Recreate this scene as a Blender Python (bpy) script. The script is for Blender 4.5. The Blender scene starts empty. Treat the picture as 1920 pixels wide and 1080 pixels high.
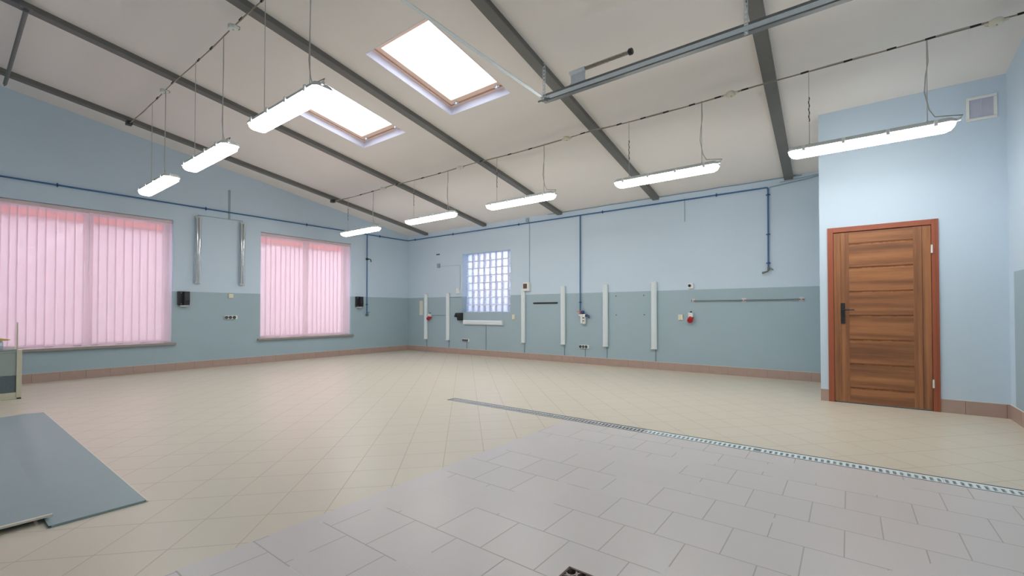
import bpy, math, random
from mathutils import Vector, Matrix
random.seed(7)
sc = bpy.context.scene
C = sc.collection
R = math.radians

def lin(c):
    c = c/255.0
    return c/12.92 if c <= 0.04045 else ((c+0.055)/1.055)**2.4
def rgb(r, g, b, a=1.0): return (lin(r), lin(g), lin(b), a)

# ------------------------------------------------------------------ camera
yaw, pitch, roll = R(35.4424), R(0.8267), R(-0.0785)
F = Vector((-math.sin(yaw)*math.cos(pitch), math.cos(yaw)*math.cos(pitch), math.sin(pitch)))
Rt = Vector((math.cos(yaw), math.sin(yaw), 0)); U = Rt.cross(F)
R2 = math.cos(roll)*Rt + math.sin(roll)*U
U2 = -math.sin(roll)*Rt + math.cos(roll)*U
cd = bpy.data.cameras.new('camera'); cam = bpy.data.objects.new('camera', cd); C.objects.link(cam)
M = Matrix((R2, U2, -F)).transposed().to_4x4(); M.translation = Vector((10.1799, -7.9048, 1.0832))
cam.matrix_world = M
cd.sensor_width = 36.0; cd.lens = 816.81*36.0/1920.0
cd.shift_x = -50.4/1920.0; cd.shift_y = 32.26/1920.0
cd.clip_start = 0.05; cd.clip_end = 200
sc.camera = cam

# ------------------------------------------------------------------ colour, world, daylight
sc.view_settings.view_transform = 'Standard'; sc.view_settings.look = 'None'
sc.view_settings.gamma = 1.0; sc.view_settings.exposure = 1.65
LAMP_BACK, LAMP_FRONT = 10.0, 6.0   # emission of the lit fluorescent diffusers of the two rows
SKY = 2.0           # overcast sky
w = bpy.data.worlds.new('sky'); sc.world = w; w.use_nodes = True
bg = w.node_tree.nodes['Background']; bg.inputs[0].default_value = (0.86, 0.92, 1.0, 1); bg.inputs[1].default_value = SKY
sc.cycles.max_bounces = 10; sc.cycles.diffuse_bounces = 6; sc.cycles.transparent_max_bounces = 12
sc.cycles.use_denoising = True
sc.cycles.sample_clamp_indirect = 6.0

def portal(name, loc, rot, sx, sy):
    l = bpy.data.lights.new(name, 'AREA'); l.shape = 'RECTANGLE'; l.size = sx; l.size_y = sy; l.cycles.is_portal = True
    o = bpy.data.objects.new(name, l); C.objects.link(o); o.location = loc; o.rotation_euler = rot

# ------------------------------------------------------------------ room numbers (metres)
ZC, SL = 3.2283, 0.1646           # ceiling height at the back wall, rise per metre towards the viewer
def cz(y): return ZC - SL*y
XR, YN = 11.4987, -9.7            # right wall, near wall
BX, BY = 9.893, -1.5851           # corner of the boxed-in closet
ZW = 1.467                        # top of the darker wall paint
ZB = 0.143                        # skirting height
GX, GY0, GY1 = 7.875, -4.058, -4.19   # grey tile field edge, drain channel edges
sl_ang = math.atan(SL)
portal('skylight_portal', (6.2, -4.34, cz(-4.34)+0.25), (-sl_ang, 0, 0), 1.2, 1.5)
portal('skylight_portal', (4.13, -4.34, cz(-4.34)+0.25), (-sl_ang, 0, 0), 1.2, 1.5)
portal('window_portal', (-0.4, -6.6, 1.65), (0, R(-90), 0), 2.4, 2.9)
portal('window_portal', (-0.4, -2.77, 1.65), (0, R(-90), 0), 2.4, 2.2)

# ------------------------------------------------------------------ materials
def newmat(name):
    m = bpy.data.materials.new(name); m.use_nodes = True
    return m, m.node_tree, m.node_tree.nodes['Principled BSDF']
def N(nt, typ, **kw):
    n = nt.nodes.new(typ)
    for k, v in kw.items(): setattr(n, k, v)
    return n
def math_(nt, op, a, b=None, c=None):
    n = N(nt, 'ShaderNodeMath', operation=op)
    for i, v in enumerate((a, b, c)):
        if v is None: continue
        if isinstance(v, (int, float)): n.inputs[i].default_value = v
        else: nt.links.new(v, n.inputs[i])
    return n.outputs[0]
def mix(nt, f, a, b):
    n = N(nt, 'ShaderNodeMix', data_type='RGBA')
    if isinstance(f, (int, float)): n.inputs[0].default_value = f
    else: nt.links.new(f, n.inputs[0])
    for i, v in ((6, a), (7, b)):
        if isinstance(v, tuple): n.inputs[i].default_value = v
        else: nt.links.new(v, n.inputs[i])
    return n.outputs[2]
def pos(nt):
    g = N(nt, 'ShaderNodeNewGeometry'); s = N(nt, 'ShaderNodeSeparateXYZ'); nt.links.new(g.outputs['Position'], s.inputs[0])
    return g.outputs['Position'], s.outputs[0], s.outputs[1], s.outputs[2]
def noise(nt, vec, scale, detail=3, rough=0.5, scl=None):
    if scl:
        mp = N(nt, 'ShaderNodeMapping'); mp.inputs['Scale'].default_value = scl; nt.links.new(vec, mp.inputs[0]); vec = mp.outputs[0]
    n = N(nt, 'ShaderNodeTexNoise'); n.inputs['Scale'].default_value = scale; n.inputs['Detail'].default_value = detail
    n.inputs['Roughness'].default_value = rough; nt.links.new(vec, n.inputs['Vector'])
    return n.outputs['Fac']
def ramp(nt, f, stops):
    r = N(nt, 'ShaderNodeValToRGB'); nt.links.new(f, r.inputs[0])
    while len(r.color_ramp.elements) < len(stops): r.color_ramp.elements.new(0.5)
    for e, (p_, c_) in zip(r.color_ramp.elements, stops): e.position = p_; e.color = c_
    return r.outputs[0]
def bump(nt, b, h, strength, dist=0.01):
    n = N(nt, 'ShaderNodeBump'); n.inputs['Strength'].default_value = strength; n.inputs['Distance'].default_value = dist
    nt.links.new(h, n.inputs['Height']); nt.links.new(n.outputs[0], b.inputs['Normal'])

def simple(name, c, rough=0.5, metal=0.0, var=0.06, scale=18.0, bmp=0.0, spec=0.5):
    m, nt, b = newmat(name)
    P = pos(nt)[0]
    f = noise(nt, P, scale)
    d = tuple(x*(1-var) for x in c[:3])+(1,); l = tuple(min(1, x*(1+var)) for x in c[:3])+(1,)
    nt.links.new(mix(nt, f, d, l), b.inputs['Base Color'])
    b.inputs['Roughness'].default_value = rough; b.inputs['Metallic'].default_value = metal
    b.inputs['Specular IOR Level'].default_value = spec
    if bmp: bump(nt, b, noise(nt, P, 60, 2), bmp, 0.002)
    return m

def wall_mat(name, upper, lower=None, ycut=None, texture=0.35):
    m, nt, b = newmat(name)
    P, x, y, z = pos(nt)
    big = noise(nt, P, 0.9, 3)
    up = mix(nt, big, tuple(v*0.965 for v in upper[:3])+(1,), tuple(min(1, v*1.035) for v in upper[:3])+(1,))
    col = up
    if lower:
        wob = math_(nt, 'MULTIPLY', math_(nt, 'SUBTRACT', noise(nt, P, 7, 1), 0.5), 0.006)
        f = math_(nt, 'LESS_THAN', math_(nt, 'ADD', z, wob), ZW)
        if ycut is not None: f = math_(nt, 'MULTIPLY', f, math_(nt, 'LESS_THAN', y, ycut))
        low = mix(nt, noise(nt, P, 1.3, 4), tuple(v*0.95 for v in lower[:3])+(1,), tuple(v*1.05 for v in lower[:3])+(1,))
        col = mix(nt, f, up, low)
    nt.links.new(col, b.inputs['Base Color'])
    b.inputs['Roughness'].default_value = 0.55; b.inputs['Specular IOR Level'].default_value = 0.3
    h = math_(nt, 'ADD', math_(nt, 'MULTIPLY', noise(nt, P, 90, 2), 0.25), noise(nt, P, 2.2, 2))
    bump(nt, b, h, texture, 0.004)
    return m

UP = rgb(199, 216, 230); LOW = rgb(162, 183, 192)
M_wall = wall_mat('painted_wall', UP, LOW)
M_wallr = wall_mat('painted_wall_right', UP, LOW, ycut=-1.737)
M_wallu = wall_mat('painted_wall_light', UP)
M_ceil = wall_mat('ceiling_paint', rgb(238, 232, 226), texture=0.3)

def tile_mat(name, c, groutc, rot, pitch_a, pitch_b, off_a, off_b, bond, gw, rough, spec, var, wear=0.0):
    m, nt, b = newmat(name)
    P, x, y, z = pos(nt)
    if rot:   # diagonal: a = x+y, b = x-y measured along the two grout directions
        a = math_(nt, 'MULTIPLY', math_(nt, 'ADD', x, y), 0.70711); bb = math_(nt, 'MULTIPLY', math_(nt, 'SUBTRACT', x, y), 0.70711)
    else: a, bb = x, y
    bb = math_(nt, 'DIVIDE', math_(nt, 'SUBTRACT', bb, off_b), pitch_b)
    row = math_(nt, 'FLOOR', bb)
    a = math_(nt, 'DIVIDE', math_(nt, 'SUBTRACT', a, off_a), pitch_a)
    if bond: a = math_(nt, 'ADD', a, math_(nt, 'MULTIPLY', math_(nt, 'FLOORED_MODULO', row, 2.0), 0.5))
    colm = math_(nt, 'FLOOR', a)
    fa = math_(nt, 'FRACT', a); fb = math_(nt, 'FRACT', bb)
    da = math_(nt, 'MULTIPLY', math_(nt, 'MINIMUM', fa, math_(nt, 'SUBTRACT', 1.0, fa)), pitch_a)
    db = math_(nt, 'MULTIPLY', math_(nt, 'MINIMUM', fb, math_(nt, 'SUBTRACT', 1.0, fb)), pitch_b)
    d = math_(nt, 'MINIMUM', da, db)
    g = N(nt, 'ShaderNodeMapRange'); g.inputs[1].default_value = gw*0.5; g.inputs[2].default_value = gw*0.5+0.0015
    g.inputs[3].default_value = 1.0; g.inputs[4].default_value = 0.0; nt.links.new(d, g.inputs[0])
    cx = N(nt, 'ShaderNodeCombineXYZ'); nt.links.new(colm, cx.inputs[0]); nt.links.new(row, cx.inputs[1])
    wn = N(nt, 'ShaderNodeTexWhiteNoise'); nt.links.new(cx.outputs[0], wn.inputs[0])
    mot = noise(nt, P, 9, 4, 0.6); mot2 = noise(nt, P, 260, 2)
    v = math_(nt, 'ADD', math_(nt, 'MULTIPLY', wn.outputs[0], 0.45), math_(nt, 'ADD', math_(nt, 'MULTIPLY', mot, 0.35), math_(nt, 'MULTIPLY', mot2, 0.2)))
    base = mix(nt, v, tuple(q*(1-var) for q in c[:3])+(1,), tuple(min(1, q*(1+var)) for q in c[:3])+(1,))
    if wear:    # chipped, filled joints in lighter mortar
        gc = mix(nt, math_(nt, 'GREATER_THAN', noise(nt, P, 1.7, 1), 0.56), groutc, tuple(min(1, q*1.06) for q in c[:3])+(1,))
    else: gc = groutc
    nt.links.new(mix(nt, g.outputs[0], base, gc), b.inputs['Base Color'])
    rr = math_(nt, 'ADD', rough, math_(nt, 'MULTIPLY', noise(nt, P, 3.0, 3), 0.03))
    rr = math_(nt, 'ADD', rr, math_(nt, 'MULTIPLY', g.outputs[0], 0.3))
    nt.links.new(rr, b.inputs['Roughness']); b.inputs['Specular IOR Level'].default_value = spec
    bump(nt, b, math_(nt, 'SUBTRACT', math_(nt, 'MULTIPLY', mot2, 0.05), g.outputs[0]), 0.25, 0.002)
    return m
M_cream = tile_mat('cream_floor_tiles', rgb(209, 200, 183), rgb(188, 178, 162), True, 0.2955, 0.2955, 2.055*0.70711, 14.475*0.70711, False, 0.0035, 0.33, 0.4, 0.015)
M_grey = tile_mat('grey_floor_tiles', rgb(204, 198, 196), rgb(172, 169, 165), False, 0.3025, 0.289, 8.035, -6.71, True, 0.004, 0.33, 0.4, 0.035, wear=1)
M_skirt = simple('brown_skirting_tile', rgb(176, 152, 141), 0.4, var=0.08, scale=9)
M_grout = simple('skirting_grout', rgb(128, 108, 102), 0.8)
M_mortar = simple('white_mortar', rgb(205, 203, 196), 0.8)
M_beam = simple('grey_painted_steel', rgb(110, 109, 106), 0.45, 0.0, var=0.10, scale=5)
M_white = simple('white_plastic', rgb(226, 228, 224), 0.4, var=0.03)
M_cream_p = simple('aged_cream_plastic', rgb(222, 218, 196), 0.45, var=0.05)
M_greyp = simple('grey_plastic', rgb(206, 210, 206), 0.45)
M_tubebody = simple('white_batten_body', rgb(222, 232, 234), 0.35, var=0.03)
M_chrome = simple('chromed_reflector', rgb(214, 220, 224), 0.2, 0.85, var=0.03)
M_steel = simple('galvanised_steel', rgb(214, 224, 230), 0.35, 0.3, var=0.10, scale=30)
M_steeld = simple('dull_steel', rgb(120, 124, 124), 0.45, 0.5, var=0.15, scale=40)
M_spring = simple('brassy_spring_steel', rgb(168, 162, 148), 0.35, 0.5, var=0.1)
M_gratem = simple('dull_grate', rgb(190, 192, 194), 0.4, 0.3, var=0.06)
M_dark = simple('black_plastic', rgb(36, 38, 42), 0.4)
M_darkbrown = simple('dark_rubber', rgb(48, 44, 42), 0.7)
M_blue = simple('blue_pipe_paint', rgb(56, 104, 152), 0.4, var=0.08)
M_blued = simple('blue_plastic', rgb(40, 66, 118), 0.35)
M_red = simple('red_plastic', rgb(190, 32, 34), 0.35)
M_pinkred = simple('faded_red_lever', rgb(206, 120, 116), 0.45)
M_painted = simple('wall_painted_conduit', rgb(150, 170, 178), 0.55)
M_paintlow = simple('wall_painted_cable', rgb(112, 134, 142), 0.6)
M_wire = simple('brown_grey_cable', rgb(152, 140, 122), 0.6, var=0.15, scale=8)
M_cord = simple('pale_cord', rgb(190, 188, 180), 0.6)
M_black = simple('black_tie', rgb(24, 24, 26), 0.6)
M_lilac = simple('skylight_white_lining', rgb(222, 222, 236), 0.5, var=0.02)
M_stone = simple('grey_stone_sill', rgb(150, 144, 138), 0.45, var=0.12, scale=25)
M_pvc = simple('white_window_frame', rgb(214, 206, 206), 0.45)
M_head = simple('blind_head_rail', rgb(214, 196, 196), 0.4)
M_mat = simple('grey_blue_vinyl', rgb(140, 162, 165), 0.45, var=0.05, scale=4)
M_offw = simple('off_white_trim', rgb(220, 216, 200), 0.5)
M_cab = simple('cream_cabinet_paint', rgb(196, 192, 170), 0.45, var=0.04)
M_cabp = simple('grey_green_panel', rgb(150, 162, 158), 0.4, var=0.05)
M_cabd = simple('speckled_dark_panel', rgb(92, 104, 110), 0.4, var=0.35, scale=120)
M_yellow = simple('yellow_card', rgb(206, 176, 84), 0.5)
M_bluew = simple('pale_blue_card', rgb(170, 180, 208), 0.5)
M_rust = simple('rusty_iron', rgb(104, 84, 80), 0.6, 0.4, var=0.25, scale=60)
M_iron = simple('worn_iron_rings', rgb(152, 142, 138), 0.5, 0.5, var=0.15, scale=60)
M_pit = simple('dark_drain_pit', rgb(34, 30, 32), 0.8)
M_vent = simple('lilac_grey_louvre', rgb(206, 209, 222), 0.5)
M_pine = simple('pink_pine_frame', rgb(252, 220, 200), 0.5, var=0.02, scale=12)
M_pined = simple('pine_gasket', rgb(146, 96, 78), 0.6)
M_frame = simple('mahogany_door_frame', rgb(158, 86, 60), 0.42, var=0.08, scale=6)
M_redwall = simple('added_red_backdrop', rgb(206, 82, 62), 0.8)
M_pinkwall = simple('added_pink_backdrop', rgb(226, 196, 200), 0.8)
M_screen = simple('added_grey_lilac_screen', rgb(150, 154, 180), 0.8)
M_pave = simple('exterior_paving', rgb(190, 186, 180), 0.8)

def emit_mat(name, col, s):
    m, nt, b = newmat(name)
    b.inputs['Base Color'].default_value = (0.9, 0.9, 0.9, 1); b.inputs['Roughness'].default_value = 0.4
    b.inputs['Emission Color'].default_value = col; b.inputs['Emission Strength'].default_value = s
    return m
M_lamp = emit_mat('lit_diffuser', (1.0, 0.985, 0.95, 1), LAMP_BACK)
M_lamp2 = emit_mat('lit_diffuser_front_row', (1.0, 0.985, 0.95, 1), LAMP_FRONT)

def grain_mat(name, vertical, seed, dark=False):
    m, nt, b = newmat(name)
    P = pos(nt)[0]
    mp = N(nt, 'ShaderNodeMapping'); mp.inputs['Location'].default_value = (seed*3.7, 0, seed*1.9)
    mp.inputs['Scale'].default_value = (16, 5, 0.5) if vertical else (0.55, 5, 13)
    nt.links.new(P, mp.inputs[0])
    n1 = noise(nt, mp.outputs[0], 1.0, 5, 0.55)
    mp2 = N(nt, 'ShaderNodeMapping'); mp2.inputs['Scale'].default_value = (150, 20, 5) if vertical else (8, 20, 160)
    nt.links.new(P, mp2.inputs[0]); n2 = noise(nt, mp2.outputs[0], 1.0, 3)
    f = math_(nt, 'ADD', math_(nt, 'MULTIPLY', n1, 0.8), math_(nt, 'MULTIPLY', n2, 0.2))
    col = ramp(nt, f, [(0.32, rgb(114, 76, 54)), (0.45, rgb(138, 92, 62)), (0.56, rgb(164, 110, 72)), (0.70, rgb(178, 124, 78))])
    nt.links.new(col, b.inputs['Base Color']); b.inputs['Roughness'].default_value = 0.38
    bump(nt, b, n2, 0.15, 0.002)
    return m
M_stile = grain_mat('walnut_vertical_grain', True, 1)
M_plank = [grain_mat('walnut_plank_%d' % i, False, i+2) for i in range(8)]

def blind_mat():
    m, nt, b = newmat('pink_blind_fabric')
    P, x, y, z = pos(nt)
    nt.nodes.remove(b)
    d = N(nt, 'ShaderNodeBsdfDiffuse'); t = N(nt, 'ShaderNodeBsdfTranslucent'); tr = N(nt, 'ShaderNodeBsdfTransparent')
    c = mix(nt, noise(nt, P, 6, 2), rgb(240, 218, 228), rgb(244, 224, 233))
    nt.links.new(c, d.inputs[0]); nt.links.new(c, t.inputs[0]); tr.inputs[0].default_value = (1, 0.95, 0.95, 1)
    m1 = N(nt, 'ShaderNodeMixShader'); m1.inputs[0].default_value = 0.2; nt.links.new(d.outputs[0], m1.inputs[1]); nt.links.new(t.outputs[0], m1.inputs[2])
    m2 = N(nt, 'ShaderNodeMixShader'); m2.inputs[0].default_value = 0.22; nt.links.new(m1.outputs[0], m2.inputs[1]); nt.links.new(tr.outputs[0], m2.inputs[2])
    nt.links.new(m2.outputs[0], nt.nodes['Material Output'].inputs[0])
    return m
M_blind = blind_mat()
def clear_mat(name, tint, gl=0.08, rough=0.05):
    m, nt, b = newmat(name); nt.nodes.remove(b)
    g = N(nt, 'ShaderNodeBsdfGlossy'); g.inputs['Roughness'].default_value = rough; tr = N(nt, 'ShaderNodeBsdfTransparent'); tr.inputs[0].default_value = tint
    mx = N(nt, 'ShaderNodeMixShader'); mx.inputs[0].default_value = gl
    nt.links.new(tr.outputs[0], mx.inputs[1]); nt.links.new(g.outputs[0], mx.inputs[2]); nt.links.new(mx.outputs[0], nt.nodes['Material Output'].inputs[0])
    return m
M_pane = clear_mat('window_glass', (0.95, 0.97, 1, 1))
M_clearp = clear_mat('clear_plastic_cover', (0.92, 0.95, 0.97, 1), 0.25, 0.12)
def block_mat():
    m, nt, b = newmat('glass_block')
    nt.nodes.remove(b); P = pos(nt)[0]
    wv = N(nt, 'ShaderNodeTexVoronoi'); wv.inputs['Scale'].default_value = 26; nt.links.new(P, wv.inputs['Vector'])
    bp = N(nt, 'ShaderNodeBump'); bp.inputs['Strength'].default_value = 0.6; bp.inputs['Distance'].default_value = 0.01; nt.links.new(wv.outputs[0], bp.inputs['Height'])
    t = N(nt, 'ShaderNodeBsdfTranslucent'); t.inputs[0].default_value = (0.66, 0.68, 0.76, 1); nt.links.new(bp.outputs[0], t.inputs['Normal'])
    g = N(nt, 'ShaderNodeBsdfGlossy'); g.inputs['Roughness'].default_value = 0.12; nt.links.new(bp.outputs[0], g.inputs['Normal'])
    tr = N(nt, 'ShaderNodeBsdfRefraction'); tr.inputs['IOR'].default_value = 1.12; tr.inputs['Roughness'].default_value = 0.15; nt.links.new(bp.outputs[0], tr.inputs['Normal']); tr.inputs[0].default_value = (0.78, 0.80, 0.88, 1)
    m1 = N(nt, 'ShaderNodeMixShader'); m1.inputs[0].default_value = 0.35; nt.links.new(t.outputs[0], m1.inputs[1]); nt.links.new(tr.outputs[0], m1.inputs[2])
    m2 = N(nt, 'ShaderNodeMixShader'); m2.inputs[0].default_value = 0.12; nt.links.new(m1.outputs[0], m2.inputs[1]); nt.links.new(g.outputs[0], m2.inputs[2])
    nt.links.new(m2.outputs[0], nt.nodes['Material Output'].inputs[0])
    return m
M_block = block_mat()
M_bmortar = simple('pale_block_mortar', rgb(222, 226, 240), 0.6)

# ------------------------------------------------------------------ mesh builder
class MB:
    def __init__(s): s.v = []; s.f = []; s.mi = []; s.sm = []
    def add(s, vs, fs, mi=0, smooth=False):
        o = len(s.v); s.v += [Vector(a) for a in vs]
        for f in fs: s.f.append([o+i for i in f]); s.mi.append(mi); s.sm.append(smooth)
        return s
    def hexa(s, p, mi=0):   # p: 4 bottom + 4 top, same winding
        return s.add(p, [(3,2,1,0),(4,5,6,7),(0,1,5,4),(1,2,6,5),(2,3,7,6),(3,0,4,7)], mi)
    def box(s, x0, x1, y0, y1, z0, z1, mi=0):
        x0, x1 = min(x0,x1), max(x0,x1); y0, y1 = min(y0,y1), max(y0,y1); z0, z1 = min(z0,z1), max(z0,z1)
        return s.hexa([(x0,y0,z0),(x1,y0,z0),(x1,y1,z0),(x0,y1,z0),(x0,y0,z1),(x1,y0,z1),(x1,y1,z1),(x0,y1,z1)], mi)
    def bbox(s, x0, x1, y0, y1, z0, z1, b=0.004, mi=0, ax='y'):
        """box with chamfered edges around the given axis and slightly smaller ends"""
        x0, x1 = min(x0,x1), max(x0,x1); y0, y1 = min(y0,y1), max(y0,y1); z0, z1 = min(z0,z1), max(z0,z1)
        lo = {'x':x0,'y':y0,'z':z0}[ax]; hi = {'x':x1,'y':y1,'z':z1}[ax]
        A = {'x':(y0,y1,z0,z1),'y':(x0,x1,z0,z1),'z':(x0,x1,y0,y1)}[ax]
        def ring(t, i):
            a0,a1,b0,b1 = A[0]+i,A[1]-i,A[2]+i,A[3]-i
            pts = [(a0+b,b0),(a1-b,b0),(a1,b0+b),(a1,b1-b),(a1-b,b1),(a0+b,b1),(a0,b1-b),(a0,b0+b)]
            return [{'x':(t,p,q),'y':(p,t,q),'z':(p,q,t)}[ax] for p,q in pts]
        return s.loft([ring(lo, b*0.7), ring(lo+b, 0), ring(hi-b, 0), ring(hi, b*0.7)], mi)
    def loft(s, rings, mi=0, smooth=False, caps=True):
        n = len(rings[0]); vs = [q for r in rings for q in r]; fs = []
        for k in range(len(rings)-1):
            for i in range(n):
                j = (i+1) % n; fs.append((k*n+i, k*n+j, (k+1)*n+j, (k+1)*n+i))
        s.add(vs, fs, mi, smooth)
        if caps:
            s.add(rings[0], [tuple(range(n))[::-1]], mi); s.add(rings[-1], [tuple(range(n))], mi)
        return s
    def tube(s, pts, r, n=10, mi=0, caps=True):
        pts = [Vector(p) for p in pts]; rings = []; up = None
        for k, p in enumerate(pts):
            a = pts[max(k-1,0)]; b = pts[min(k+1,len(pts)-1)]; t = (b-a).normalized()
            if up is None: up = Vector((0,0,1)) if abs(t.z) < 0.9 else Vector((1,0,0))
            u = t.cross(up)
            if u.length < 1e-5: u = t.orthogonal()
            u.normalize(); v = u.cross(t).normalized(); up = v
            rr = r[k] if isinstance(r, (list, tuple)) else r
            rings.append([p + rr*(math.cos(2*math.pi*i/n)*u + math.sin(2*math.pi*i/n)*v) for i in range(n)])
        return s.loft(rings, mi, True, caps)
    def cyl(s, a, b, r, n=16, mi=0): return s.tube([a, b], r, n, mi)
    def prism(s, poly, axis, t0, t1, mi=0):
        """poly in the two other axes, extruded along axis"""
        def P(t): return [{'x':(t,a,b),'y':(a,t,b),'z':(a,b,t)}[axis] for a,b in poly]
        return s.loft([P(t0), P(t1)], mi)
    def build(s, name, mat, parent=None, loc=None, bevel=0.0):
        if loc is None: loc = ROOT.get(parent.name, Vector((0,0,0))) if parent else Vector((0,0,0))
        loc = Vector(loc)
        me = bpy.data.meshes.new(name); me.from_pydata([tuple(v-loc) for v in s.v], [], s.f)
        for m in (mat if isinstance(mat, (list, tuple)) else [mat]): me.materials.append(m)
        for p, mi, sm in zip(me.polygons, s.mi, s.sm): p.material_index = mi; p.use_smooth = sm
        me.update()
        import bmesh
        bm = bmesh.new(); bm.from_mesh(me); bmesh.ops.recalc_face_normals(bm, faces=bm.faces); bm.to_mesh(me); bm.free()
        o = bpy.data.objects.new(name, me); C.objects.link(o)
        if parent: o.parent = parent; ROOT[o.name] = loc
        else: o.location = loc; ROOT[o.name] = loc
        if bevel:
            md = o.modifiers.new('bevel', 'BEVEL'); md.width = bevel; md.segments = 2; md.limit_method = 'ANGLE'
        return o
ROOT = {}
def thing(name, label, cat, loc, group=None):
    o = bpy.data.objects.new(name, None); C.objects.link(o); o.location = loc; o.empty_display_size = 0.1
    ROOT[o.name] = Vector(loc); o['label'] = label; o['category'] = cat
    if group: o['group'] = group
    return o
def tag(o, label, cat, group=None):
    o['label'] = label; o['category'] = cat
    if group: o['group'] = group
    return o
def struct(o): o['kind'] = 'structure'; return o
def copy_tree(o, parent=None):
    c = o.copy(); C.objects.link(c); ROOT[c.name] = Vector(o.location) if parent is None else Vector((0,0,0))
    if parent: c.parent = parent
    for ch in list(o.children): copy_tree(ch, c)
    return c
def slope(mb, x0, x1, y0, y1, d0, d1, mi=0, xs0=None, xs1=None):
    """slab parallel to the roof; d = height offsets from the ceiling plane. xs0/xs1: x range at the y1 end"""
    a0, a1 = (x0, x1) if xs0 is None else (xs0, xs1)
    return mb.hexa([(x0,y0,cz(y0)+d0),(x1,y0,cz(y0)+d0),(a1,y1,cz(y1)+d0),(a0,y1,cz(y1)+d0),
                    (x0,y0,cz(y0)+d1),(x1,y0,cz(y0)+d1),(a1,y1,cz(y1)+d1),(a0,y1,cz(y1)+d1)], mi)

# ------------------------------------------------------------------ floor
f = MB()
f.box(-0.4, 6.15, YN-0.3, 0.4, -0.12, 0); f.box(6.15, GX, GY0, 0.4, -0.12, 0); f.box(6.15, GX, YN-0.3, GY1, -0.12, 0)
f.box(GX, XR+0.3, GY0, 0.4, -0.12, 0)
struct(f.build('floor', M_cream))
g = MB(); gx0, gx1, gy0, gy1 = 9.202, 9.402, -6.51, -6.31
g.box(GX, gx0, YN-0.3, GY1, -0.12, 0); g.box(gx1, XR+0.3, YN-0.3, GY1, -0.12, 0)
g.box(gx0, gx1, YN-0.3, gy0, -0.12, 0); g.box(gx0, gx1, gy1, GY1, -0.12, 0)
struct(g.build('floor', M_grey))
t = MB(); t.box(6.15, XR+0.3, GY1, GY0, -0.12, -0.09); t.box(gx0, gx1, gy0, gy1, -0.12, -0.07)
struct(t.build('trim_1', M_pit))
t = MB(); t.box(6.15, XR, GY0-0.006, GY0, -0.03, 0.002); t.box(6.15, XR, GY1, GY1+0.006, -0.03, 0.002); t.box(6.15, 6.156, GY1, GY0, -0.03, 0.002)
struct(t.build('trim_2', M_steeld))

# ------------------------------------------------------------------ walls
def wall_y(mb, x0, x1, y0, y1, z0, top=None, mi=0):   # wall piece; top None = follow the ceiling
    if top is None:
        mb.hexa([(x0,y0,z0),(x1,y0,z0),(x1,y1,z0),(x0,y1,z0),(x0,y0,cz(y0)+.05),(x1,y0,cz(y0)+.05),(x1,y1,cz(y1)+.05),(x0,y1,cz(y1)+.05)], mi)
    else: mb.box(x0, x1, y0, y1, z0, top, mi)
# back wall with the glass block opening
GWX0, GWX1, GWZ0, GWZ1 = 2.16, 3.73, 1.072, 2.545
b = MB(); wall_y(b, -0.35, GWX0, 0, 0.35, -0.1); wall_y(b, GWX1, XR+0.3, 0, 0.35, -0.1); b.box(GWX0, GWX1, 0, 0.35, -0.1, GWZ0); wall_y(b, GWX0, GWX1, 0, 0.35, GWZ1)
struct(b.build('wall_back', M_wall))
# left wall with two window openings
WZ0, WZ1 = 0.50, 2.785
W1 = (-8.35, -5.275); W2 = (-3.80, -1.735)
a = MB()
ys = [YN-0.3, W1[0], W1[1], W2[0], W2[1], 0.0]
for k in range(5):
    y0, y1 = ys[k], ys[k+1]
    if k in (1, 3):
        a.box(-0.35, 0, y0, y1, -0.1, WZ0); wall_y(a, -0.35, 0, y0, y1, WZ1)
    else: wall_y(a, -0.35, 0, y0, y1, -0.1)
struct(a.build('wall_left', M_wall))
b = MB(); wall_y(b, XR, XR+0.3, YN-0.3, BY, -0.1); struct(b.build('wall_right', M_wallr))
b = MB(); wall_y(b, 0, XR, YN-0.3, YN, -0.1); struct(b.build('wall_near', M_wallu))
# boxed-in closet with a door opening
DX0, DX1, DZ = 9.974, 10.972, 2.08
b = MB(); wall_y(b, BX, DX0+0.012, BY, BY+0.12, 0); wall_y(b, DX1-0.012, XR, BY, BY+0.12, 0); wall_y(b, DX0+0.012, DX1-0.012, BY, BY+0.12, DZ-0.012)
wall_y(b, BX, BX+0.12, BY+0.12, 0, 0)
struct(b.build('wall_closet', M_wallu))

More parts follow.
